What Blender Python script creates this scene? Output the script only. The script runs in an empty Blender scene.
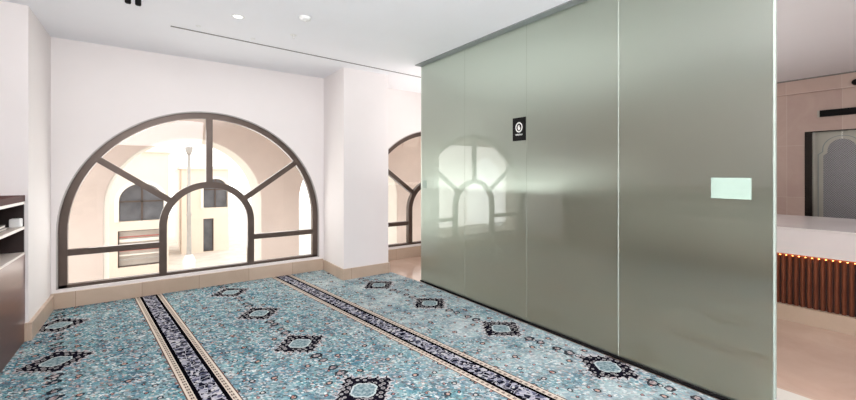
import bpy, bmesh, math, random
from mathutils import Vector, Matrix
random.seed(7)
D = bpy.data
scn = bpy.context.scene
COL = scn.collection
PI = math.pi

# ------------------------------------------------------------------ helpers
def link(o):
    COL.objects.link(o); return o

def finish(name, bm, mat, parent=None, smooth=False, loc=None):
    me = D.meshes.new(name)
    bmesh.ops.recalc_face_normals(bm, faces=bm.faces[:])
    bm.to_mesh(me); bm.free()
    me.materials.append(mat)
    if smooth:
        for p in me.polygons: p.use_smooth = True
    o = link(D.objects.new(name, me))
    if parent is not None:
        o.parent = parent
        if loc is None:
            # geometry is written in world coordinates: take the parent's place off it
            o.matrix_parent_inverse = Matrix.Translation(-parent.location) if parent.rotation_euler.z == 0 else parent.matrix_basis.inverted()
        else:
            o.location = loc
    elif loc is not None:
        o.location = loc
    return o

def root(name, loc, label=None, cat=None, group=None, kind=None):
    o = link(D.objects.new(name, None)); o.location = loc; o.empty_display_size = .1
    tag(o, label, cat, group, kind); return o

def tag(o, label=None, cat=None, group=None, kind=None):
    if label: o['label'] = label
    if cat: o['category'] = cat
    if group: o['group'] = group
    if kind: o['kind'] = kind
    return o

def box(bm, x0, x1, y0, y1, z0, z1, bev=0.0):
    vs = [bm.verts.new((x, y, z)) for x in (x0, x1) for y in (y0, y1) for z in (z0, z1)]
    f = [(0,1,3,2),(4,6,7,5),(0,4,5,1),(2,3,7,6),(0,2,6,4),(1,5,7,3)]
    fs = [bm.faces.new([vs[i] for i in q]) for q in f]
    if bev > 0:
        es = list({e for q in fs for e in q.edges})
        bmesh.ops.bevel(bm, geom=es, offset=bev, segments=2, affect='EDGES', profile=.6)
    return fs

def ext_poly(bm, outer, holes, y0, y1):
    """prism of an x-z outline with holes, from y0 to y1"""
    tmp = bmesh.new(); edges = []
    for loop in [outer] + holes:
        vs = [tmp.verts.new((x, y0, z)) for x, z in loop]
        for i in range(len(vs)):
            edges.append(tmp.edges.new((vs[i], vs[(i+1) % len(vs)])))
    bmesh.ops.triangle_fill(tmp, use_beauty=True, use_dissolve=False, edges=edges)
    r = bmesh.ops.extrude_face_region(tmp, geom=tmp.faces[:])
    for v in [g for g in r['geom'] if isinstance(g, bmesh.types.BMVert)]:
        v.co.y = y1
    me = D.meshes.new('tmp'); tmp.to_mesh(me); tmp.free()
    bm.from_mesh(me); D.meshes.remove(me)

def ring_band(bm, pts_out, pts_in, y0, y1):
    """closed band between two open outlines (x,z), solid"""
    n = len(pts_out)
    V = []
    for i in range(n):
        (xo, zo), (xi, zi) = pts_out[i], pts_in[i]
        V.append([bm.verts.new((xo, y0, zo)), bm.verts.new((xi, y0, zi)), bm.verts.new((xi, y1, zi)), bm.verts.new((xo, y1, zo))])
    for i in range(n-1):
        for k in range(4):
            bm.faces.new([V[i][k], V[i][(k+1) % 4], V[i+1][(k+1) % 4], V[i+1][k]])
    bm.faces.new(V[0]); bm.faces.new(V[-1][::-1])

def arch(cx, zs, r, zb, n=40, rz=None):
    """open outline: bottom-left up, round, down to bottom-right"""
    rz = rz or r
    p = [(cx - r, zb)]
    for i in range(n+1):
        a = PI - PI*i/n
        p.append((cx + r*math.cos(a), zs + rz*math.sin(a)))
    p.append((cx + r, zb)); return p

def lathe(bm, prof, cx, cy, n=32):
    rows = []
    for r, z in prof:
        if r < 1e-5: rows.append([bm.verts.new((cx, cy, z))])
        else: rows.append([bm.verts.new((cx + r*math.cos(2*PI*i/n), cy + r*math.sin(2*PI*i/n), z)) for i in range(n)])
    for a, b in zip(rows, rows[1:]):
        for i in range(n):
            j = (i+1) % n
            if len(a) == 1 and len(b) == 1: continue
            if len(a) == 1: bm.faces.new([a[0], b[i], b[j]])
            elif len(b) == 1: bm.faces.new([a[i], a[j], b[0]])
            else: bm.faces.new([a[i], a[j], b[j], b[i]])

# ------------------------------------------------------------------ node sugar
class N:
    def __init__(s, mat):
        s.t = mat.node_tree; s.n = s.t.nodes; s.l = s.t.links
    def new(s, ty, **kw):
        n = s.n.new(ty)
        for k, v in kw.items(): setattr(n, k, v)
        return n
    def put(s, sock, v):
        if v is None: return
        if isinstance(v, (int, float)): sock.default_value = v
        elif isinstance(v, (tuple, list)):
            sock.default_value = tuple(v) + ((1,) if len(v) == 3 and len(sock.default_value) == 4 else ())
        else: s.l.new(v, sock)
    def m(s, op, a, b=None, c=None, clamp=False):
        n = s.new('ShaderNodeMath', operation=op); n.use_clamp = clamp
        s.put(n.inputs[0], a); s.put(n.inputs[1], b)
        if c is not None: s.put(n.inputs[2], c)
        return n.outputs[0]
    def mix(s, f, a, b, blend='MIX'):
        n = s.new('ShaderNodeMix', data_type='RGBA', blend_type=blend)
        s.put(n.inputs['Factor'], f)
        ia = [i for i in n.inputs if i.name == 'A' and i.type == 'RGBA'][0]
        ib = [i for i in n.inputs if i.name == 'B' and i.type == 'RGBA'][0]
        s.put(ia, a); s.put(ib, b)
        return [o for o in n.outputs if o.type == 'RGBA'][0]
    def ramp(s, f, stops, interp='LINEAR'):
        n = s.new('ShaderNodeValToRGB'); cr = n.color_ramp; cr.interpolation = interp
        while len(cr.elements) < len(stops): cr.elements.new(.5)
        for e, (p, c) in zip(cr.elements, stops):
            e.position = p; e.color = tuple(c) + (1,) if len(c) == 3 else c
        s.put(n.inputs[0], f); return n.outputs[0]
    def noise(s, vec, scale, detail=3, rough=.55, dist=0):
        n = s.new('ShaderNodeTexNoise'); s.put(n.inputs['Vector'], vec)
        n.inputs['Scale'].default_value = scale; n.inputs['Detail'].default_value = detail
        n.inputs['Roughness'].default_value = rough; n.inputs['Distortion'].default_value = dist
        return n.outputs['Fac']
    def vor(s, vec, scale, feature='F1', rnd=1):
        n = s.new('ShaderNodeTexVoronoi', feature=feature); s.put(n.inputs['Vector'], vec)
        n.inputs['Scale'].default_value = scale; n.inputs['Randomness'].default_value = rnd
        return n
    def comb(s, x, y, z=0.0):
        n = s.new('ShaderNodeCombineXYZ')
        s.put(n.inputs[0], x); s.put(n.inputs[1], y); s.put(n.inputs[2], z); return n.outputs[0]
    def lt(s, a, b): return s.m('LESS_THAN', a, b)
    def gt(s, a, b): return s.m('GREATER_THAN', a, b)
    def band(s, d, a, b): return s.m('MULTIPLY', s.gt(d, a), s.lt(d, b))

def srgb(r, g, b):
    f = lambda c: (c/255/12.92) if c/255 <= .04045 else ((c/255+.055)/1.055)**2.4
    return (f(r), f(g), f(b))

def mat(name, col, rough=.6, metal=0, spec=.5, coat=0, emis=None, es=0, bump=None, vary=None, sheen=0):
    m = D.materials.new(name); m.use_nodes = True
    g = N(m); b = g.n['Principled BSDF']
    b.inputs['Base Color'].default_value = (*col, 1)
    b.inputs['Roughness'].default_value = rough; b.inputs['Metallic'].default_value = metal
    b.inputs['Specular IOR Level'].default_value = spec; b.inputs['Coat Weight'].default_value = coat
    b.inputs['Sheen Weight'].default_value = sheen
    if emis:
        b.inputs['Emission Color'].default_value = (*emis, 1); b.inputs['Emission Strength'].default_value = es
    tc = g.new('ShaderNodeTexCoord').outputs['Object']
    if vary:
        sc, amt = vary
        f = g.noise(tc, sc, 5)
        lo = tuple(c*(1-amt) for c in col); hi = tuple(min(1, c*(1+amt)) for c in col)
        g.put(b.inputs['Base Color'], g.ramp(f, [(.3, lo), (.7, hi)]))
    if bump:
        sc, st = bump
        bn = g.new('ShaderNodeBump'); bn.inputs['Strength'].default_value = st; bn.inputs['Distance'].default_value = .01
        g.put(bn.inputs['Height'], g.noise(tc, sc, 4)); g.put(b.inputs['Normal'], bn.outputs[0])
    return m

M = {}
M['paint'] = mat('wall_paint', srgb(240,234,232), .7, vary=(1.2,.02), bump=(60,.05))
M['ceil'] = mat('ceiling_paint', srgb(247,247,250), .75, vary=(1,.015))
M['bronze'] = mat('bronze_frame', srgb(92,78,70), .38, metal=.3, vary=(6,.12))
M['reveal'] = mat('grey_reveal', srgb(178,172,168), .6, vary=(5,.05))
M['alu'] = mat('grey_aluminium', srgb(140,146,146), .45, metal=.4, vary=(8,.05))
M['black'] = mat('black_channel', srgb(16,15,15), .7, spec=.2, vary=(20,.1))
M['slotgrey'] = mat('slot_grey', srgb(120,116,114), .6, vary=(20,.1))
M['white'] = mat('white_enamel', srgb(240,240,238), .35, vary=(10,.02))
M['counter'] = mat('white_solid_surface', srgb(226,218,216), .22, spec=.5, vary=(3,.03))
M['stucco'] = mat('pink_stucco', srgb(232,217,208), .85, vary=(1.5,.05), bump=(30,.2))
M['facade'] = mat('cream_facade', srgb(236,222,208), .85, vary=(.8,.04))
M['facade_white'] = mat('white_stone', srgb(245,240,232), .8, vary=(2,.03))
M['winglass'] = mat('dark_window_glass', srgb(98,100,106), .3, vary=(1.6,.45))
M['pave'] = mat('pale_paving', srgb(214,206,198), .8, vary=(2,.12))
M['lampmetal'] = mat('pale_lamp_metal', srgb(176,172,168), .5, vary=(8,.1))
M['peach'] = mat('peach_awning', srgb(225,170,150), .8, vary=(6,.1))
M['red'] = mat('faded_red', srgb(190,120,112), .8, vary=(6,.1))
M['book'] = mat('grey_book', srgb(120,116,112), .7, vary=(20,.15))
M['led'] = mat('warm_led', (1,.5,.2), .5, emis=(1,.36,.10), es=9)
M['lamp_on'] = mat('lamp_glow', (1,1,1), .5, emis=(1,.98,.95), es=2.2)
M['shelfwhite'] = mat('shelf_edge', srgb(226,214,206), .4, vary=(10,.03))
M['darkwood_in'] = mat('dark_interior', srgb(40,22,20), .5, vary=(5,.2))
M['metaldark'] = mat('dark_bronze_jamb', srgb(52,44,42), .25, metal=.7, vary=(3,.1))

def brick_marble(name, c1, c2, joint, bw, bh, rough, plane='yz', coatspec=.5, off=(0,0), mort=.002):
    m = D.materials.new(name); m.use_nodes = True
    g = N(m); b = g.n['Principled BSDF']
    tc = g.new('ShaderNodeTexCoord').outputs['Object']
    sp = g.new('ShaderNodeSeparateXYZ'); g.put(sp.inputs[0], tc)
    a, c = {'yz': (1,2), 'xz': (0,2), 'xy': (0,1)}[plane]
    U = g.m('ADD', sp.outputs[a], off[0]); V = g.m('ADD', sp.outputs[c], off[1])
    fu = g.m('FRACT', g.m('DIVIDE', U, bw)); fv = g.m('FRACT', g.m('DIVIDE', V, bh))
    j = g.m('MAXIMUM', g.lt(fu, mort/bw*2), g.lt(fv, mort/bh*2))
    n1 = g.noise(tc, 2.2, 6, .6, .8)
    cell = g.m('MULTIPLY', g.m('FRACT', g.m('MULTIPLY', g.m('SINE', g.m('ADD', g.m('MULTIPLY', g.m('FLOOR', g.m('DIVIDE', U, bw)), 12.9), g.m('MULTIPLY', g.m('FLOOR', g.m('DIVIDE', V, bh)), 78.2))), 437.5)), .35)
    f = g.m('ADD', g.m('MULTIPLY', n1, .9), g.m('SUBTRACT', cell, .17), clamp=True)
    col = g.ramp(f, [(.25, c1), (.75, c2)])
    g.put(b.inputs['Base Color'], g.mix(j, col, joint))
    b.inputs['Roughness'].default_value = rough; b.inputs['Specular IOR Level'].default_value = coatspec
    return m
M['base_marble'] = brick_marble('beige_skirting_marble', srgb(188,166,146), srgb(206,184,164), srgb(150,125,105), .6, 5, .3, 'xz', off=(.08,1))
M['base_marble_y'] = brick_marble('beige_skirting_marble_side', srgb(188,166,146), srgb(206,184,164), srgb(150,125,105), .6, 5, .3, 'yz', off=(.08,1))
M['wall_marble'] = brick_marble('pink_beige_wall_marble', srgb(190,164,154), srgb(206,182,170), srgb(212,196,186), .62, .83, .25, 'yz', off=(.83-.0,-.29+.83))
M['floor_marble'] = brick_marble('beige_floor_marble', srgb(190,163,147), srgb(208,182,165), srgb(188,162,146), 1.2, 1.2, .14, 'xy')
M['floor_streak'] = brick_marble('floor_reflection_streak', srgb(212,206,196), srgb(232,228,220), srgb(180,170,160), .6, 5, .15, 'xy')

def wood(name, c1, c2, rough, scale=(1,1,1), coat=0):
    m = D.materials.new(name); m.use_nodes = True
    g = N(m); b = g.n['Principled BSDF']
    tc = g.new('ShaderNodeTexCoord').outputs['Object']
    mp = g.new('ShaderNodeMapping'); mp.inputs['Scale'].default_value = scale; g.put(mp.inputs[0], tc)
    f = g.noise(mp.outputs[0], 3, 6, .6, .6)
    g.put(b.inputs['Base Color'], g.ramp(f, [(.3, c1), (.7, c2)]))
    b.inputs['Roughness'].default_value = rough; b.inputs['Coat Weight'].default_value = coat; b.inputs['Coat Roughness'].default_value = .3; b.inputs['Coat Tint'].default_value = (*srgb(236,190,176), 1); b.inputs['Specular IOR Level'].default_value = .15
    return m
M['slat'] = wood('red_brown_slat', srgb(92,50,36), srgb(128,74,52), .45, (6,6,1))
M['slatgap'] = mat('slat_backing', srgb(58,28,20), .6, vary=(10,.2))
M['cab'] = wood('dark_varnished_wood', srgb(74,48,42), srgb(94,64,56), .5, (6,.6,8), coat=.9)
M['cabred'] = wood('red_brown_wood', srgb(70,32,30), srgb(92,46,42), .7, (6,.6,8))

# --- frosted glass
def frosted(name):
    m = D.materials.new(name); m.use_nodes = True
    g = N(m); g.n.remove(g.n['Principled BSDF']); out = g.n['Material Output']
    df = g.new('ShaderNodeBsdfDiffuse'); df.inputs[0].default_value = (*srgb(156,166,150), 1)
    tl = g.new('ShaderNodeBsdfTranslucent'); tl.inputs[0].default_value = (*srgb(196,216,196), 1)
    tc = g.new('ShaderNodeTexCoord').outputs['Object']
    f = g.noise(tc, 1.3, 2)
    g.put(df.inputs[0], g.ramp(f, [(.3, srgb(136,142,130)), (.7, srgb(144,149,136))]))
    rf = g.new('ShaderNodeBsdfRefraction'); rf.inputs['Color'].default_value = (*srgb(222,231,224), 1); rf.inputs['Roughness'].default_value = .5; rf.inputs['IOR'].default_value = 1.35
    mx = g.new('ShaderNodeMixShader'); mx.inputs[0].default_value = .78
    g.l.new(df.outputs[0], mx.inputs[1]); g.l.new(rf.outputs[0], mx.inputs[2])
    gl = g.new('ShaderNodeBsdfGlossy'); gl.inputs['Roughness'].default_value = .02; gl.inputs[0].default_value = (1,1,1,1)
    fr = g.new('ShaderNodeFresnel'); fr.inputs[0].default_value = 1.72
    ge = g.new('ShaderNodeNewGeometry')
    fac = g.m('MULTIPLY', fr.outputs[0], g.m('SUBTRACT', 1, ge.outputs['Backfacing']))
    m2 = g.new('ShaderNodeMixShader'); g.put(m2.inputs[0], fac)
    g.l.new(mx.outputs[0], m2.inputs[1]); g.l.new(gl.outputs[0], m2.inputs[2])
    g.l.new(m2.outputs[0], out.inputs[0])
    return m
M['frost'] = frosted('frosted_green_glass')
M['edge'] = mat('glass_edge', srgb(178,190,180), .3, vary=(4,.03), emis=None)
M['joint'] = mat('silicone_joint', srgb(186,195,184), .4, vary=(9,.04))
M['joint_dim'] = mat('clear_joint', srgb(164,174,162), .4, vary=(9,.04))
M['rectangle'] = mat('pale_green', srgb(176,198,184), .35, vary=(9,.03))
M['pad'] = mat('grey_green_pad', srgb(172,190,178), .6, vary=(9,.04))

def pane(name):
    m = D.materials.new(name); m.use_nodes = True
    g = N(m); g.n.remove(g.n['Principled BSDF']); out = g.n['Material Output']
    tr = g.new('ShaderNodeBsdfTransparent'); tr.inputs[0].default_value = (.97,.98,.97,1)
    gl = g.new('ShaderNodeBsdfGlossy'); gl.inputs['Roughness'].default_value = .01
    fr = g.new('ShaderNodeFresnel'); fr.inputs[0].default_value = 1.45
    ge = g.new('ShaderNodeNewGeometry')
    fac = g.m('MULTIPLY', fr.outputs[0], g.m('SUBTRACT', 1, ge.outputs['Backfacing']))
    m2 = g.new('ShaderNodeMixShader'); g.put(m2.inputs[0], fac)
    g.l.new(tr.outputs[0], m2.inputs[1]); g.l.new(gl.outputs[0], m2.inputs[2]); g.l.new(m2.outputs[0], out.inputs[0])
    return m
M['pane'] = pane('clear_glass')

# --- carpet
def carpet():
    m = D.materials.new('woven_prayer_carpet'); m.use_nodes = True
    g = N(m); b = g.n['Principled BSDF']
    tc = g.new('ShaderNodeTexCoord').outputs['Object']
    sp = g.new('ShaderNodeSeparateXYZ'); g.put(sp.inputs[0], tc)
    X, Y = sp.outputs[0], sp.outputs[1]
    A = math.radians(7.0); c, s = math.cos(A), math.sin(A)
    U = g.m('ADD', g.m('MULTIPLY', X, c), g.m('MULTIPLY', Y, s))
    V = g.m('SUBTRACT', g.m('MULTIPLY', Y, c), g.m('MULTIPLY', X, s))
    P, Q = 1.563, 1.005
    uu = g.m('SUBTRACT', g.m('MULTIPLY', g.m('FRACT', g.m('DIVIDE', g.m('SUBTRACT', U, .695), P)), P), P/2)
    vv = g.m('SUBTRACT', g.m('MULTIPLY', g.m('FRACT', g.m('DIVIDE', g.m('SUBTRACT', V, .23 - Q/2), Q)), Q), Q/2)
    au = g.m('ABSOLUTE', uu); av = g.m('ABSOLUTE', vv)
    P2 = g.comb(U, V)
    dark = srgb(22,20,30); white = srgb(216,214,210); cream = srgb(192,180,166)
    # field: patches of teal, mottled, then thousands of small dabs
    P3 = g.comb(g.m('ADD', g.m('MULTIPLY', U, .80), g.m('MULTIPLY', V, .60)), g.m('MULTIPLY', g.m('SUBTRACT', g.m('MULTIPLY', V, .80), g.m('MULTIPLY', U, .60)), .62))
    n1 = g.noise(P2, 4.0, 5, .65)
    field = g.ramp(n1, [(.30, srgb(38,92,120)), (.43, srgb(66,126,144)), (.53, srgb(98,150,158)), (.70, srgb(162,184,188))])
    # curling stems and leaves: thin bands of warped noise
    nA = g.noise(P2, 13, 3, .6, 2.0)
    field = g.mix(g.m('MULTIPLY', g.band(nA, .44, .475), .7), field, srgb(180,196,198))
    nB = g.noise(P2, 19, 3, .6, 1.6)
    field = g.mix(g.m('MULTIPLY', g.band(nB, .53, .565), .6), field, srgb(40,84,104))
    for vec, scale, stops, th, amt in (
        (P3, 34, [(0, srgb(46,110,134)), (.18, srgb(98,158,160)), (.34, srgb(172,190,194)), (.50, srgb(70,126,148)), (.66, srgb(130,172,160)), (.80, srgb(150,160,172))], .60, .34),
        (P3, 62, [(0, srgb(214,218,218)), (.17, srgb(30,66,88)), (.42, srgb(104,164,166)), (.54, srgb(22,24,36)), (.68, srgb(196,160,146)), (.77, srgb(228,226,224)), (.84, srgb(50,120,136))], .50, .55),
        (P3, 100, [(0, srgb(18,20,32)), (.50, srgb(236,236,232)), (.80, srgb(176,120,104))], .22, .8)):
        v = g.vor(vec, scale)
        sc = g.new('ShaderNodeSeparateColor'); g.put(sc.inputs[0], v.outputs['Color'])
        dab = g.ramp(sc.outputs[0], stops, 'CONSTANT')
        field = g.mix(g.m('MULTIPLY', g.lt(sc.outputs[1], th), amt), field, dab)
    # window sheen painted into the pile, paler towards the glass side, and cloudy patches everywhere
    sheen_pale = g.m('MULTIPLY', g.m('SUBTRACT', U, 1.7), .45, clamp=True)
    cl = g.ramp(g.noise(P2, 2.6, 3, .6), [(.38, (0,0,0)), (.66, (1,1,1))])
    field = g.mix(g.m('MULTIPLY', g.m('MINIMUM', g.m('ADD', sheen_pale, .18), .62), g.m('ADD', g.m('MULTIPLY', cl, .7), .3)), field, srgb(206,214,212))
    cl2 = g.ramp(g.noise(P2, 7, 3, .6), [(.35, (.62,.62,.66)), (.55, (1,1,1))])
    field = g.mix(.75, field, cl2, 'MULTIPLY')
    # small rosettes in rows, dark ring, peach heart
    def rosette(field, cu, cv, pu, pv, r, heart):
        a = g.m('SUBTRACT', g.m('MULTIPLY', g.m('FRACT', g.m('DIVIDE', g.m('ADD', uu, cu + pu*20.5), pu)), pu), pu/2)
        bb = g.m('SUBTRACT', g.m('MULTIPLY', g.m('FRACT', g.m('DIVIDE', g.m('ADD', vv, cv + pv*20.5), pv)), pv), pv/2)
        d = g.m('SQRT', g.m('ADD', g.m('POWER', a, 2), g.m('POWER', bb, 2)))
        d = g.m('ADD', d, g.m('MULTIPLY', g.m('SUBTRACT', g.noise(P2, 40, 2), .5), .022))
        field = g.mix(g.m('MULTIPLY', g.band(d, r*.55, r), .85), field, dark)
        field = g.mix(g.m('MULTIPLY', g.lt(d, r*.5), .85), field, heart)
        return field
    field = rosette(field, .13, .09, .26, .335, .026, srgb(196,150,132))
    field = rosette(field, 0, .16, .521, .201, .022, srgb(206,196,190))
    field = rosette(field, .05, .03, .171, .144, .014, srgb(190,120,110))
    # column of bigger florets on the strip's centre line
    hv = g.vor(P2, 24, rnd=.4)
    def floret(field, off, r):
        bb = g.m('SUBTRACT', av, off)
        d = g.m('SQRT', g.m('ADD', g.m('POWER', g.m('MULTIPLY', uu, .85), 2), g.m('POWER', bb, 2)))
        d = g.m('ADD', d, g.m('MULTIPLY', g.m('SUBTRACT', g.noise(P2, 26, 3), .5), .05))
        field = g.mix(g.m('MULTIPLY', g.band(d, r*.55, r), .9), field, dark)
        return g.mix(g.m('MULTIPLY', g.lt(d, r*.5), .8), field, g.ramp(g.noise(P2, 60, 2), [(.42, srgb(120,96,100)), (.58, srgb(190,170,164))]))
    field = floret(field, Q*.31, .042); field = floret(field, Q*.42, .034)
    # medallion: scalloped black lozenge filled with pale florets, grey-teal heart
    wob = g.m('MULTIPLY', g.m('SUBTRACT', g.m('ABSOLUTE', g.m('SINE', g.m('MULTIPLY', g.m('SUBTRACT', uu, vv), 34))), .5), .030)
    wob2 = g.m('MULTIPLY', g.m('SUBTRACT', g.m('ABSOLUTE', g.m('SINE', g.m('MULTIPLY', g.m('ADD', uu, vv), 34))), .5), .030)
    lz = g.m('ADD', g.m('ADD', au, av), g.m('ADD', wob, wob2))
    rg = g.noise(P2, 55, 3)
    lz = g.m('ADD', lz, g.m('MULTIPLY', g.m('SUBTRACT', rg, .5), .05))
    fl = g.lt(hv.outputs['Distance'], .38)
    core = g.lt(hv.outputs['Distance'], .22)
    med = g.mix(g.m('MULTIPLY', fl, .9), dark, srgb(158,156,156)); med = g.mix(g.m('MULTIPLY', core, .85), med, srgb(92,78,84))
    field = g.mix(g.m('MULTIPLY', g.band(lz, .250, .266), .6), field, srgb(206,196,196))
    field = g.mix(g.lt(lz, .250), field, med)
    ov = g.m('MAXIMUM', g.m('MULTIPLY', g.m('ADD', au, av), .80), g.m('MAXIMUM', au, av))
    ov = g.m('ADD', ov, g.m('MULTIPLY', g.m('SUBTRACT', rg, .5), .03))
    field = g.mix(g.lt(ov, .106), field, dark)
    field = g.mix(g.lt(ov, .098), field, srgb(186,196,196))
    field = g.mix(g.lt(ov, .084), field, g.ramp(g.noise(P2, 45, 2), [(.4, srgb(96,122,130)), (.6, srgb(156,172,174))]))
    # border bands
    d = g.m('SUBTRACT', P/2, au)
    bv = g.vor(P2, 42)
    bs = g.new('ShaderNodeSeparateColor'); g.put(bs.inputs[0], bv.outputs['Color'])
    inner = g.ramp(bs.outputs[0], [(0, srgb(24,24,36)), (.36, srgb(158,158,170)), (.56, srgb(88,90,110)), (.76, srgb(40,40,56)), (.9, srgb(190,188,190))], 'CONSTANT')
    ve = g.vor(P2, 17, 'DISTANCE_TO_EDGE', .6)
    inner = g.mix(g.lt(ve.outputs['Distance'], .035), inner, srgb(176,176,184))
    crm_n = g.m('FRACT', g.m('MULTIPLY', V, 22)); mid = g.m('ABSOLUTE', g.m('SUBTRACT', d, .104))
    crm = g.mix(g.m('MULTIPLY', g.band(crm_n, .25, .75), g.band(mid, .002, .010)), cream, srgb(84,66,64))
    crm = g.mix(g.gt(mid, .014), crm, srgb(210,198,184))
    field = g.mix(g.lt(d, .138), field, srgb(96,74,66))
    field = g.mix(g.lt(d, .130), field, crm)
    field = g.mix(g.lt(d, .086), field, srgb(8,7,12))
    field = g.mix(g.lt(d, .060), field, inner)
    g.put(b.inputs['Base Color'], field)
    b.inputs['Roughness'].default_value = 1; b.inputs['Specular IOR Level'].default_value = 0
    pass
    bn = g.new('ShaderNodeBump'); bn.inputs['Strength'].default_value = .5; bn.inputs['Distance'].default_value = .006
    g.put(bn.inputs['Height'], g.noise(P2, 160, 3)); g.put(b.inputs['Normal'], bn.outputs[0])
    return m
M['carpet'] = carpet()

# ------------------------------------------------------------------ setting
H = 3.0
def sbox(name, m, *a, **k):
    bm = bmesh.new(); box(bm, *a); o = finish(name, bm, m, k.get('parent'))
    if not k.get('parent'): o['kind'] = 'structure'
    return o

GX = 3.06                      # glass plane
YW = 5.86                      # window wall
floor = sbox('floor', M['floor_marble'], -1.7, 8.7, -3.6, 6.15, -.15, -.012)
ceiling = sbox('ceiling', M['ceil'], -1.7, 8.7, -3.6, YW+.3, H, H+.15)

# window wall with arched openings
W1, W2 = .647, 4.375
RO, ZS, ZB = 1.49, .83, .205
bm = bmesh.new()
outer = [(-1.7, -.15), (8.7, -.15), (8.7, H), (-1.7, H)]
ext_poly(bm, outer, [arch(W1, ZS, RO, ZB), arch(W2, ZS, RO, ZB)], YW, YW+.3)
wf = finish('wall_front', bm, M['paint']); wf['kind'] = 'structure'

sbox('wall_left', M['paint'], -1.75, -1.6, -3.6, 4.9, -.15, H)
pier_l = sbox('wall_left_pier', M['paint'], -1.75, -.885, 4.9, YW, -.15, H)
sbox('wall_back', M['paint'], -1.7, 8.7, -3.75, -3.6, -.15, H)
# reception wall with the lift opening
RX = 8.4
bm = bmesh.new()
def yz_wall(bm, x0, x1, rects): 
    for r in rects: box(bm, x0, x1, *r)
LY0, LY1, LZ = .70, 1.44, 2.16
yz_wall(bm, RX, RX+.3, [(-3.6, LY0, -.15, H), (LY1, YW, -.15, H), (LY0, LY1, LZ, H)])
wr = finish('wall_right', bm, M['wall_marble']); wr['kind'] = 'structure'
# bulkhead trims on that wall
sbox('trim_1', M['wall_marble'], RX-.05, RX, -3.6, YW, 2.77, H-.02)
sbox('trim_2', M['slotgrey'], RX-.055, RX, -3.6, YW, H-.02, H)

# column beside the windows
column = sbox('wall_column', M['paint'], 2.213, 2.935, 5.09, YW, -.012, H)

# skirtings
def skirt(name, m, *a):
    bm = bmesh.new(); box(bm, *a, bev=.004); o = finish(name, bm, m); o['kind'] = 'structure'; return o
skirt('baseboard_front', M['base_marble'], -.885, 2.195, YW-.03, YW, -.012, .172)
skirt('baseboard_corridor', M['base_marble'], 2.955, RX, YW-.03, YW, -.012, .172)
skirt('baseboard_left', M['base_marble_y'], -.885, -.855, 4.87, YW-.03, -.012, .16)
skirt('baseboard_pier_end', M['base_marble'], -.93, -.885, 4.87, 4.9, -.012, .16)
skirt('baseboard_column', M['base_marble'], 2.193, 2.955, 5.07, 5.09, -.012, .155)
skirt('baseboard_column_left', M['base_marble_y'], 2.193, 2.213, 5.09, YW-.03, -.012, .155)
skirt('baseboard_column_right', M['base_marble_y'], 2.935, 2.955, 5.09, YW-.03, -.012, .155)

# windows ----------------------------------------------------------
def window(n, cx):
    r = root('window_%d' % n, (cx, YW+.06, ZB), kind='structure')
    y0, y1 = YW+.035, YW+.11
    bm = bmesh.new()
    fw = .075
    o = arch(cx, ZS, RO-.012, ZB+.0, 48); i = arch(cx, ZS, RO-.012-fw, ZB, 48)
    ring_band(bm, o, i, y0, y1)
    box(bm, cx-RO+.012, cx+RO-.012, y0, y1, ZB, ZB+.035)
    finish('window_frame', bm, M['bronze'], r)
    bm = bmesh.new()
    ri = .555
    o = arch(cx, .835, ri, ZB+.03, 36); i = arch(cx, .835, ri-.082, ZB+.03, 36)
    ring_band(bm, o, i, y0-.008, y1)
    finish('inner_arch', bm, M['bronze'], r)
    zb0, zb1 = .565, .635
    for s in (-1, 1):
        bm = bmesh.new()
        xs = sorted((cx + s*(ri-.02), cx + s*(RO-.05)))
        box(bm, xs[0], xs[1], y0+.004, y1-.004, zb0, zb1)
        finish('crossbar', bm, M['bronze'], r)
        bm = bmesh.new()
        a = math.radians(36); zc = .835
        d = Vector((s*math.cos(a), 0, math.sin(a))); p = Vector((-d.z, 0, d.x))*.036
        A = Vector((cx, 0, zc)) + d*(ri-.02); B = Vector((cx, 0, zc)) + d*(RO-.045)
        q = [A+p, A-p, B-p, B+p]
        v0 = [bm.verts.new((v.x, y0+.004, v.z)) for v in q]; v1 = [bm.verts.new((v.x, y1-.004, v.z)) for v in q]
        bm.faces.new(v0); bm.faces.new(v1[::-1])
        for k in range(4): bm.faces.new([v0[k], v0[(k+1)%4], v1[(k+1)%4], v1[k]])
        finish('diagonal_bar', bm, M['bronze'], r)
    bm = bmesh.new(); box(bm, cx-.038, cx+.038, y0+.004, y1-.004, .835+ri-.02, ZS+RO-.04)
    finish('mullion', bm, M['bronze'], r)
    # thin grey bead round the reveal
    bm = bmesh.new()
    ring_band(bm, arch(cx, ZS, RO+.001, ZB, 48), arch(cx, ZS, RO-.013, ZB, 48), YW-.004, y1)
    finish('reveal_bead', bm, M['reveal'], r)
    bm = bmesh.new()
    pts = arch(cx, ZS, RO-.03, ZB+.01, 48)
    vs = [bm.verts.new((x, YW+.075, z)) for x, z in pts]; bm.faces.new(vs)
    finish('glazing', bm, M['pane'], r)
window(1, W1); window(2, W2)

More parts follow.
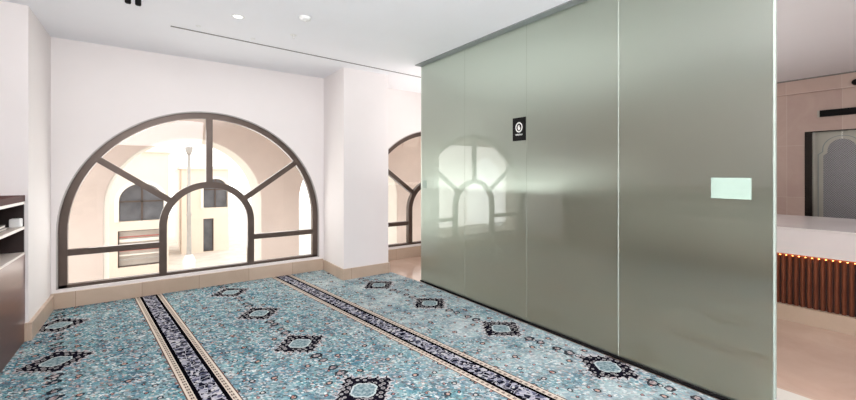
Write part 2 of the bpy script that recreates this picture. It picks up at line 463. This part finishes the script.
# ------------------------------------------------------------------ carpet
bm = bmesh.new()
pts = [(-1.6, -3.5), (3.03, -3.5), (3.03, 4.45), (2.985, 5.07), (2.2, 5.07), (2.19, YW-.03), (-.86, YW-.03), (-.86, 4.87), (-1.6, 4.87)]
v0 = [bm.verts.new((x, y, 0)) for x, y in pts]; v1 = [bm.verts.new((x, y, -.012)) for x, y in pts]
bm.faces.new(v0); bm.faces.new(v1[::-1])
for k in range(len(pts)): bm.faces.new([v0[k], v0[(k+1)%len(pts)], v1[(k+1)%len(pts)], v1[k]])
cp = finish('prayer_carpet', bm, M['carpet'])
tag(cp, 'teal patterned wall-to-wall prayer carpet with black and cream border stripes', 'carpet')

# ------------------------------------------------------------------ glass partition
gp = root('glass_partition', (GX, 2.5, 0), 'tall frosted green glass partition of four panels running floor to ceiling', 'partition')
T = .024
ys = [.66, 1.613, 2.545, 3.48, 4.40]
for k in range(4):
    bm = bmesh.new(); box(bm, GX, GX+T, ys[k], ys[k+1], .012, H-.005)
    bm.normal_update(); bmesh.ops.delete(bm, geom=[f for f in bm.faces if abs(f.calc_center_median().y-ys[k]) < .01 or abs(f.calc_center_median().y-ys[k+1]) < .01], context='FACES_ONLY')
    finish('glass_panel', bm, M['frost'], gp)
for k in (1,2,3):
    bm = bmesh.new(); box(bm, GX-.0012, GX-.0002, ys[k]-(.003 if k==1 else .0016), ys[k]+(.003 if k==1 else .0016), .02, H-.012)
    finish('joint_strip', bm, M['joint' if k==1 else 'joint_dim'], gp)
bm = bmesh.new(); box(bm, GX-.001, GX+T+.001, ys[0]-.008, ys[0]+.003, 0.0, H-.005); finish('edge_strip', bm, M['edge'], gp)
bm = bmesh.new(); box(bm, GX-.014, GX+T+.012, ys[0], ys[4], 0.0, .020); finish('floor_channel', bm, M['black'], gp)
bm = bmesh.new(); box(bm, GX-.095, GX+T+.02, ys[0], ys[4]+.01, H-.012, H); finish('ceiling_channel', bm, M['alu'], gp)

# sign
sy, sz = 2.637, 1.948
sg = root('wall_sign', (GX-.002, sy, sz), 'small black portrait sign with white round hand emblem on the frosted glass', 'sign')
bm = bmesh.new(); box(bm, GX-.008, GX-.0012, sy-.085, sy+.085, sz-.118, sz+.118, bev=.001); finish('plate', bm, M['black'], sg)
SIG = mat('sign_white', srgb(235,235,230), .5, emis=(1,1,1), es=.05, vary=(10,.02))
# ring emblem
bm = bmesh.new()
n = 40; cz = sz+.018; x1, x0 = GX-.0078, GX-.0100
def S(u, w, x): return (x, sy - u, w)      # u to the viewer's right, w up
V = []
for i in range(n):
    a = 2*PI*i/n
    V.append([bm.verts.new(S(r*.86*math.cos(a), cz + r*math.sin(a), x)) for r, x in ((.052,x0),(.040,x0),(.040,x1),(.052,x1))])
for i in range(n):
    for k in range(4): bm.faces.new([V[i][k], V[i][(k+1)%4], V[(i+1)%n][(k+1)%4], V[(i+1)%n][k]])
finish('emblem_ring', bm, SIG, sg)
bm = bmesh.new()
def blob(pts):
    a = [bm.verts.new(S(u, cz+w, x0)) for u, w in pts]; b2 = [bm.verts.new(S(u, cz+w, x1)) for u, w in pts]
    bm.faces.new(a); bm.faces.new(b2[::-1])
    for k in range(len(pts)): bm.faces.new([a[k], a[(k+1)%len(pts)], b2[(k+1)%len(pts)], b2[k]])
blob([(-.017,-.006),(-.012,-.024),(0,-.030),(.012,-.024),(.018,-.002),(.012,-.004),(.008,.004),(-.015,.004)])
for u, h in ((-.0125,.016),(-.0045,.026),(.0035,.024)):
    blob([(u-.003,.003),(u+.003,.003),(u+.003,h-.003),(u,h),(u-.003,h-.003)])
finish('emblem_hand', bm, SIG, sg)
# the word under the emblem is too small to read in the photograph: a row of small pale letter-like marks
bm = bmesh.new()
def tick(u0, u1, w0, w1):
    y_a, y_b = sorted((sy-u0, sy-u1)); box(bm, x0, x1, y_a, y_b, sz-.056+w0, sz-.056+w1)
for i in range(6):
    u = -.043 + i*.0150
    tick(u, u+.0028, -.008, .008); tick(u+.0080, u+.0106, -.008, .008 if i % 2 else .004)
    tick(u+.0028, u+.0080, (.0052, -.0015, -.008)[i % 3], (.008, .0013, -.0052)[i % 3])
finish('lettering', bm, SIG, sg)

# pale green rectangle and small pad on the glass
bm = bmesh.new(); box(bm, GX-.0022, GX-.0004, .767, .981, 1.325, 1.462); o = finish('glass_rectangle', bm, M['rectangle'])
tag(o, 'pale green notice stuck on the frosted glass', 'rectangle')
bm = bmesh.new(); box(bm, GX-.004, GX-.0004, 4.262, 4.345, 1.30, 1.405, bev=.002)
o = finish('access_pad', bm, M['pad']); tag(o, 'small square grey-green pad near far edge of the glass partition', 'switch')

# ------------------------------------------------------------------ ceiling fittings
bm = bmesh.new()
p0, p1 = Vector((.171, 4.717)), Vector((4.6, 4.985)); d = (p1-p0).normalized(); q = Vector((-d.y, d.x))*.014
pts = [p0-q, p1-q, p1+q, p0+q]
for z0, z1 in ((H-.003, H),):
    a = [bm.verts.new((p.x, p.y, z0)) for p in pts]; b2 = [bm.verts.new((p.x, p.y, z1)) for p in pts]
    bm.faces.new(a[::-1]); bm.faces.new(b2)
    for k in range(4): bm.faces.new([a[k], a[(k+1)%4], b2[(k+1)%4], b2[k]])
o = finish('slot_diffuser', bm, M['slotgrey']); tag(o, 'long thin grey slot air diffuser in the ceiling along the window wall', 'air vent')
bm = bmesh.new(); box(bm, -.205, -.165, .3, 3.3, H-.003, H)
o = finish('slot_diffuser', bm, M['slotgrey']); tag(o, 'grey slot diffuser in ceiling parallel to the glass, seen only as a reflection', 'air vent')

def downlight(x, y, on, label, r=.055):
    t = root('downlight', (x, y, H), label, 'ceiling light', None)
    bm = bmesh.new(); lathe(bm, [(r*.72,H-.001),(r*.76,H-.006),(r,H-.005),(r+.004,H-.0005)], x, y); finish('trim_ring', bm, M['white'], t, True)
    bm = bmesh.new(); lathe(bm, [(0,H-.002),(r*.74,H-.002),(r*.74,H-.0005)], x, y); finish('lens', bm, on, t)
    return t
downlight(.684, 4.056, M['lamp_on'], 'bright round recessed downlight, the lit one left of the smoke detector')
downlight(.40, 4.55, M['ceil'], 'tiny pale round downlight just in front of the slot, nearer its left end', .022)
downlight(.93, 4.62, M['ceil'], 'tiny pale round downlight just beyond the middle of the slot', .022)
# smoke detector and sprinkler
t = root('smoke_detector', (1.212, 3.704, H), 'round white smoke detector on the ceiling casting a soft shadow', 'smoke detector')
bm = bmesh.new(); lathe(bm, [(0,H-.03),(.03,H-.03),(.048,H-.022),(.056,H-.010),(.056,H)], 1.212, 3.704); finish('housing', bm, M['white'], t, True)
bm = bmesh.new(); lathe(bm, [(.0,H-.036),(.018,H-.036),(.020,H-.03)], 1.212, 3.704); finish('sensor_cap', bm, M['white'], t, True)
t = root('sprinkler', (1.262, 4.243, H), 'small pale sprinkler head in the ceiling between smoke detector and slot', 'sprinkler')
bm = bmesh.new(); lathe(bm, [(0,H-.004),(.032,H-.004),(.038,H)], 1.262, 4.243); finish('escutcheon', bm, M['white'], t, True)
bm = bmesh.new(); lathe(bm, [(0,H-.035),(.014,H-.035),(.014,H-.031),(.005,H-.028),(.006,H-.004)], 1.262, 4.243, 16); finish('nozzle', bm, M['white'], t, True)
# pair of black spots at the top edge of the picture
t = root('twin_spotlight', (-.10, 4.19, H), 'pair of small black ceiling spotlights near the left pier', 'spotlight')
for dx in (-.035, .035):
    bm = bmesh.new(); lathe(bm, [(0,H-.05),(.020,H-.05),(.022,H-.045),(.022,H)], -.118+dx, 4.17, 20); finish('lamp_head', bm, M['black'], t, True)
# dark dome sensor by the lift
t = root('dome_camera', (8.305, .885, 2.83), 'tiny black dome camera high on the reception wall right of the lift display', 'camera')
bm = bmesh.new(); lathe(bm, [(.045*math.sin(PI*i/10) if 0 < i < 10 else 0, 2.83 - .045*math.cos(PI*i/10)) for i in range(11)], 8.305, .885, 20); finish('dome', bm, M['black'], t, True)
bm = bmesh.new(); box(bm, 8.325, 8.35, .86, .91, 2.805, 2.855, bev=.003); finish('mount', bm, M['black'], t)

# ------------------------------------------------------------------ shelf cabinet on the left
cx0, cx1, cy0, cy1 = -1.30, -.905, 1.2, 4.895
cab = root('shelf_cabinet', ((cx0+cx1)/2, (cy0+cy1)/2, 0), 'long dark varnished wood shelf cabinet with white shelf edges at the left pier', 'cabinet')
def cpart(name, m, *a, bev=0):
    bm = bmesh.new(); box(bm, *a, bev=bev); return finish(name, bm, m, cab)
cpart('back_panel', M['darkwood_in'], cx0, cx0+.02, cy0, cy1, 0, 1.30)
cpart('front_panel', M['cab'], cx1-.03, cx1, cy0, cy1, .0, .775)
cpart('top_panel', M['cabred'], cx0, cx1, cy0, cy1, 1.245, 1.30)
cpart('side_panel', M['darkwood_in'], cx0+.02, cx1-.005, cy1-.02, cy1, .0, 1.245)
cpart('side_panel', M['cab'], cx0+.02, cx1-.005, cy0, cy0+.02, .0, 1.245)
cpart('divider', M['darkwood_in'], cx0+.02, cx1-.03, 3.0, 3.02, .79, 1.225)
for z0, z1 in ((1.222, 1.245), (1.0, 1.023), (.775, .795)):
    cpart('shelf', M['shelfwhite'], cx0+.02, cx1+.002, cy0+.02, cy1-.02, z0, z1)
# things on the middle shelf
bm = bmesh.new(); box(bm, -.985, -.912, 4.79, 4.87, 1.023, 1.10, bev=.012)
o = finish('tissue_box', bm, M['white']); tag(o, 'small white box at the far end of the middle cabinet shelf', 'box')
for k, (z, w) in enumerate(((1.023,.19),(1.045,.18))):
    bk = root('book', (-1.06, 4.5, z), ['lower of two grey books lying flat on the middle cabinet shelf','upper of two grey books lying flat on the middle cabinet shelf'][k], 'book', 'grey books on the cabinet shelf')
    bm = bmesh.new(); box(bm, -1.06-w/2, -1.06+w/2, 4.36, 4.66-k*.02, z, z+.003); box(bm, -1.06-w/2, -1.06+w/2, 4.36, 4.66-k*.02, z+.018, z+.021); box(bm, -1.06-w/2, -1.06-w/2+.003, 4.36, 4.66-k*.02, z+.003, z+.018)
    finish('cover', bm, M['book'], bk)
    bm = bmesh.new(); box(bm, -1.06-w/2+.003, -1.06+w/2-.004, 4.365, 4.655-k*.02, z+.003, z+.018); finish('pages', bm, M['shelfwhite'], bk)

# ------------------------------------------------------------------ reception
rc = root('reception_counter', (6.1, .6, 0), 'long reception counter with white top over red-brown fluted wood front', 'counter')
def rpart(name, m, *a, bev=0):
    bm = bmesh.new(); box(bm, *a, bev=bev); return finish(name, bm, m, rc)
ky0, ky1 = -.7, 2.9
rpart('countertop', M['counter'], 5.28, 6.95, ky0, ky1, .925, .945, bev=.004)
rpart('apron', M['counter'], 5.285, 5.33, ky0, ky1, .675, .925)
rpart('body', M['slatgap'], 5.36, 6.9, ky0+.03, ky1-.03, .0, .925)
rpart('plinth', M['base_marble_y'], 5.29, 5.36, ky0+.03, ky1-.03, -.012, .148)
k = 0; y = ky0+.05
slat_me = None
while y < ky1-.05:
    if slat_me is None:
        bm = bmesh.new(); 
        n = 8; V = []
        for z in (.148, .66):
            V.append([bm.verts.new((-.030*math.sin(PI*i/n), .0185*math.cos(PI*i/n), z)) for i in range(n+1)])
        for i in range(n): bm.faces.new([V[0][i], V[0][i+1], V[1][i+1], V[1][i]])
        bm.faces.new([V[0][0], V[1][0], V[1][n], V[0][n]]); bm.faces.new(V[0]); bm.faces.new(V[1][::-1])
        o = finish('wood_slat', bm, M['slat'], rc, False, loc=(5.36-6.1, y-.6, 0)); slat_me = o.data; first = o
    else:
        o = first.copy(); link(o); o.parent = rc; o.location = (5.36-6.1, y-.6, 0)
    # little lamp over every groove
    l = D.objects.get('led_spot')
    if l is None:
        bm = bmesh.new(); box(bm, -.004, .004, -.005, .005, -.006, 0); l = finish('led_spot', bm, M['led'], rc, loc=(5.338-6.1, y+.024-.6, .655)); led0 = l
    else:
        l = led0.copy(); link(l); l.parent = rc; l.location = (5.338-6.1, y+.024-.6, .655)
    y += .048

# bright reflection on the floor, put in as a pale strip
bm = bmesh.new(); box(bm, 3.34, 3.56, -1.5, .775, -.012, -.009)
o = finish('trim_3', bm, M['floor_streak']); o['kind'] = 'structure'

# lift ------------------------------------------------------------
def lift_mat():
    m = D.materials.new('etched_steel_lattice'); m.use_nodes = True
    g = N(m); b = g.n['Principled BSDF']
    tc = g.new('ShaderNodeTexCoord').outputs['Object']
    sp = g.new('ShaderNodeSeparateXYZ'); g.put(sp.inputs[0], tc)
    a = g.m('MULTIPLY', g.m('ADD', sp.outputs[1], sp.outputs[2]), 2*PI/.055); c = g.m('MULTIPLY', g.m('SUBTRACT', sp.outputs[1], sp.outputs[2]), 2*PI/.055)
    f = g.m('MULTIPLY', g.m('ABSOLUTE', g.m('SINE', a)), g.m('ABSOLUTE', g.m('SINE', c)))
    g.put(b.inputs['Base Color'], g.ramp(f, [(.12, srgb(178,176,178)), (.3, srgb(112,108,112))]))
    b.inputs['Roughness'].default_value = .35; b.inputs['Metallic'].default_value = .35
    return m
M['lattice'] = lift_mat()
M['steel'] = mat('warm_steel', srgb(178,172,162), .32, metal=.45, vary=(2,.05))
dr = root('door_1', (RX+.1, 1.04, 0), kind='structure')
bm = bmesh.new()
box(bm, RX-.012, RX+.22, LY1-.085, LY1, 0, LZ); box(bm, RX-.012, RX+.22, LY0, LY0+.02, 0, LZ); box(bm, RX-.012, RX+.22, LY0+.02, LY1-.085, LZ-.012, LZ)
finish('door_frame', bm, M['metaldark'], dr)
yc = 1.045
def ogee(hw, zt, zsh, step, zb):
    """stepped arch outline in (y,z): straight, shoulder step, round arch"""
    p = [(-hw, zb), (-hw, zsh), (-hw+step, zsh+step*.9)]
    r = hw-step
    for i in range(0, 25):
        a = PI - PI*i/24
        p.append((r*math.cos(a), zsh+step*1.6 + (zt-zsh-step*1.6)*math.sin(a)))
    p += [(hw-step, zsh+step*.9), (hw, zsh), (hw, zb)]
    return p
for s in (-1, 1):
    lo, hi = (LY0+.02, yc-.002) if s < 0 else (yc+.002, LY1-.085)
    bm = bmesh.new(); box(bm, RX+.08, RX+.11, lo, hi, 0, LZ-.012); leaf = finish('door_leaf', bm, M['steel'], dr)
# etched arch across the two leaves
bm = bmesh.new()
o1 = ogee(.245, 2.07, 1.80, .05, .15); 
vs = [bm.verts.new((RX+.0785, yc+y_, z_)) for y_, z_ in ogee(.20, 2.03, 1.78, .045, .2)]; bm.faces.new(vs)
finish('lattice_panel', bm, M['lattice'], dr)
bm = bmesh.new()
a1 = ogee(.262, 2.085, 1.80, .05, .15); a2 = ogee(.250, 2.075, 1.795, .05, .15)
V = []
for (ya, za), (yb, zb_) in zip(a1, a2):
    V.append([bm.verts.new((RX+.076, yc+ya, za)), bm.verts.new((RX+.076, yc+yb, zb_))])
for i in range(len(V)-1): bm.faces.new([V[i][0], V[i][1], V[i+1][1], V[i+1][0]])
finish('etched_arch_line', bm, M['alu'], dr)
bm = bmesh.new(); box(bm, RX-.03, RX, .35, 1.27, 2.375, 2.475, bev=.003)
o = finish('floor_indicator', bm, M['black']); tag(o, 'narrow black display panel above the lift door', 'display')
bm = bmesh.new(); box(bm, RX-.034, RX, 1.27, 1.295, 2.375, 2.475); f2 = finish('end_cap', bm, M['steel'], None)
f2.parent = o

# ------------------------------------------------------------------ outside: arcade, courtyard, buildings
AY0, AY1 = 8.4, 9.35
bm = bmesh.new()
cs = [.614 + 3.25*k for k in (-1, 0, 1, 2)]
holes = [arch(c, .92, 1.25, -.9, 40) for c in cs]
ext_poly(bm, [(-5.2, -2.3), (9.6, -2.3), (9.6, 3.6), (-5.2, 3.6)], holes, AY0, AY1)
o = finish('wall_arcade', bm, M['stucco']); o['kind'] = 'structure'
for k, c in enumerate(cs):
    bm = bmesh.new(); ring_band(bm, arch(c, .92, 1.252, -.9), arch(c, .92, 1.236, -.9), AY0+.02, AY1+.02)
    o = finish('trim_%d' % (4+k), bm, M['facade_white']); o['kind'] = 'structure'  # white lining puts the sunlit look of the arch reveals into colour
sbox('floor_loggia', M['pave'], -5.2, 9.6, YW+.3, AY0, -1.2, -.9)
sbox('ceiling_loggia', M['stucco'], -5.2, 9.6, YW+.3, AY0, 3.2, 3.35)
# cross ribs of the loggia vault, one at every pier
for k, x in enumerate((-1.01, 2.24, 5.49)):
    bm = bmesh.new()
    pts = []
    yc2, hw = (YW+.3+AY0)/2, (AY0-YW-.3)/2
    n = 20; prof = [(yc2 + hw*math.cos(PI*i/n), 2.1 + .75*math.sin(PI*i/n)) for i in range(n+1)]
    V = []
    for y_, z_ in prof:
        V.append([bm.verts.new((x-.22, y_, z_)), bm.verts.new((x+.22, y_, z_)), bm.verts.new((x+.22, y_, 3.2)), bm.verts.new((x-.22, y_, 3.2))])
    for i in range(n):
        for q in range(4): bm.faces.new([V[i][q], V[i][(q+1)%4], V[i+1][(q+1)%4], V[i+1][q]])
    o = finish('trim_%d' % (8+k), bm, M['stucco']); o['kind'] = 'structure'
GZ = -2.1
sbox('ground', M['pave'], -14, 24, 6.5, 40, GZ-.2, GZ)
o = D.objects['ground']; o['kind'] = 'structure'

def building(name, label, x0, x1, y, top, wins, awn=None, mat_='facade'):
    t = root(name, ((x0+x1)/2, y, GZ), label, 'building')
    bm = bmesh.new()
    holes = []
    for w in wins:
        if w[0] == 'arch':
            _, cx, r, zs, zb = w; holes.append(arch(cx, zs, r, zb, 24))
        else:
            _, xa, xb, za, zb = w; holes.append([(xa, za), (xa, zb), (xb, zb), (xb, za)])
    ext_poly(bm, [(x0, GZ), (x1, GZ), (x1, top), (x0, top)], holes, y, y+.35)
    box(bm, x0, x0+.3, y+.35, y+6, GZ, top); box(bm, x1-.3, x1, y+.35, y+6, GZ, top); box(bm, x0, x1, y+6, y+6.3, GZ, top)
    finish('wall', bm, M[mat_], t)
    bm = bmesh.new(); box(bm, x0-.1, x1+.1, y-.1, y+6.4, top, top+.12); finish('roof', bm, M['facade_white'], t)
    for w in wins:
        bm = bmesh.new()
        if w[0] == 'arch':
            _, cx, r, zs, zb = w
            pts = arch(cx, zs, r-.01, zb+.01, 24)
            wf_ = None
            b3 = bmesh.new(); ring_band(b3, arch(cx, zs, r+.11, zb, 24), arch(cx, zs, r, zb, 24), y-.06, y+.1)
            wp = finish('window_surround', b3, M['facade_white'], t)
            vs = [bm.verts.new((x, y+.22, z)) for x, z in pts]; bm.faces.new(vs)
            finish('window_pane', bm, M['winglass'], t)
            b3 = bmesh.new(); box(b3, cx-.025, cx+.025, y+.16, y+.21, zb, zs+r-.02); box(b3, cx-r+.01, cx+r-.01, y+.16, y+.21, zs-.03, zs+.02)
            finish('glazing_bar', b3, M['bronze'], t)
        else:
            _, xa, xb, za, zb = w
            vs = [bm.verts.new(p) for p in ((xa, y+.22, za), (xb, y+.22, za), (xb, y+.22, zb), (xa, y+.22, zb))]; bm.faces.new(vs)
            finish('window_pane', bm, M['winglass' if xb-xa < .8 else 'pave'], t)
            b3 = bmesh.new()
            for a_ in ((xa, xa+.03, za, zb), (xb-.03, xb, za, zb), (xa, xb, zb-.03, zb), (xa, xb, za, za+.03)):
                box(b3, a_[0], a_[1], y+.10, y+.21, a_[2], a_[3])
            finish('window_frame', b3, M['bronze'], t)
            if xb-xa > .8:
                for q in range(6):
                    zz = zb - .22 - q*(zb-za-.3)/6
                    b4 = bmesh.new(); box(b4, xa+.03, xb-.03, y+.13, y+.16, zz-.02, zz+.02+.06*(q == 1)); finish('blind_slat', b4, M[('red','facade_white','lampmetal')[q % 3]], t)
    return t
building('building', 'cream building with a large arched window over a shuttered rectangular one', -6.0, .52, 16, 2.25,
         [('arch', -.22, .60, .60, -.05), ('rect', -.85, .33, -1.55, -.35), ('arch', -2.3, .60, .60, -.05), ('rect', -2.9, -1.7, -1.55, -.35)])
building('building', 'pale cream building behind the lamp post, arched window above a narrow doorway', 1.15, 3.05, 20.5, 1.75,
         [('arch', 2.5, .50, .80, -.05), ('rect', 2.0, 2.42, -2.08, -.55), ('rect', 1.35, 1.5, -1.6, 1.0)])
# lamp post
lx, ly = 1.05, 15.0
def lamp_post(x, y, label):
    t = root('street_lamp', (x, y, GZ), label, 'street lamp')
    bm = bmesh.new(); lathe(bm, [(0,GZ),(.24,GZ),(.24,GZ+.25),(.17,GZ+.35),(.19,GZ+.75),(.10,GZ+.95)], x, y, 20); finish('base', bm, M['facade_white'], t, True)
    bm = bmesh.new(); lathe(bm, [(.075,GZ+.9),(.055,GZ+2.2),(.08,GZ+2.25),(.05,GZ+2.35),(.045,2.2),(0,2.2)], x, y, 16); finish('pole', bm, M['lampmetal'], t, True)
    bm = bmesh.new(); lathe(bm, [(0,2.15),(.05,2.15),(.11,2.3),(.12,2.75),(.03,2.95),(0,3.05)], x, y, 16); finish('lantern', bm, M['lampmetal'], t, True)
lamp_post(lx, ly, 'slender pale street lamp standing in the courtyard beyond the arcade')
# low stone kerb in the courtyard
bm = bmesh.new(); box(bm, -1.6, .75, 13.4, 13.9, GZ, GZ+.42, bev=.03); o = finish('stone_bench', bm, M['pave'])
tag(o, 'low pale stone bench below the shuttered window in the courtyard', 'bench')

# ------------------------------------------------------------------ light
w = D.worlds.new('sky'); scn.world = w; w.use_nodes = True
bg = w.node_tree.nodes['Background']; bg.inputs[0].default_value = (1, .985, .96, 1); bg.inputs[1].default_value = 2.3

def area(name, loc, rot, sx, sy_, e, col=(1,1,1), portal=False, spread=None):
    l = D.lights.new(name, 'AREA'); l.shape = 'RECTANGLE'; l.size = sx; l.size_y = sy_; l.energy = e; l.color = col
    if spread: l.spread = spread
    o = link(D.objects.new(name, l)); o.location = loc; o.rotation_euler = rot
    if portal: l.cycles.is_portal = True
    return o
area('front_fill', (.1, -.6, H-.4), (math.radians(58),0,0), 2.2, .8, 84, (1,.985,.99))  # unseen fill light added, aimed at the window wall
area('upward_fill', (.5, -.5, 1.8), (PI,0,0), 2.8, 2.2, 215, (1,.98,.99))  # upward fill added out of view to brighten the ceiling
area('wall_fill', (.7, 4.74, H-.03), (math.radians(38),0,0), 2.7, .04, 3.2, (1,.98,.975), spread=math.radians(110))  # thin strip of fill added to lift the window wall
area('corridor_fill', (4.7, 3.95, 1.28), (PI,0,0), 2.6, 2.6, 62, (1,.98,.96))  # added fill behind the glass, brightens what shows through it
area('reception_fill', (6.6, -1.6, H-.03), (0,0,0), 2.6, 2.2, 12, (1,.95,.93))  # unseen fill added over the reception area
area('counter_strip_lamp', (5.348, .8, .668), (0,-.35,0), .02, 2.9, 2.2, (1,.38,.12))
area('window_daylight', (W1, YW+.35, 1.25), (-PI/2,0,0), 2.5, 1.7, 40, (1,.99,.97))
area('window_daylight', (W2, YW+.35, 1.25), (-PI/2,0,0), 2.5, 1.7, 14, (1,.99,.97))

# ------------------------------------------------------------------ camera
cam = D.cameras.new('camera'); co = link(D.objects.new('camera', cam))
F = 384.6
cam.sensor_width = 36; cam.lens = F/856*36; cam.shift_y = -(200-175)/856
cam.clip_start = .05; cam.clip_end = 200
co.location = (0, 0, 1.48); co.rotation_euler = (PI/2, 0, -math.radians(35.86))
scn.camera = co
scn.view_settings.view_transform = 'Standard'
scn.view_settings.look = 'None'
scn.view_settings.exposure = 0
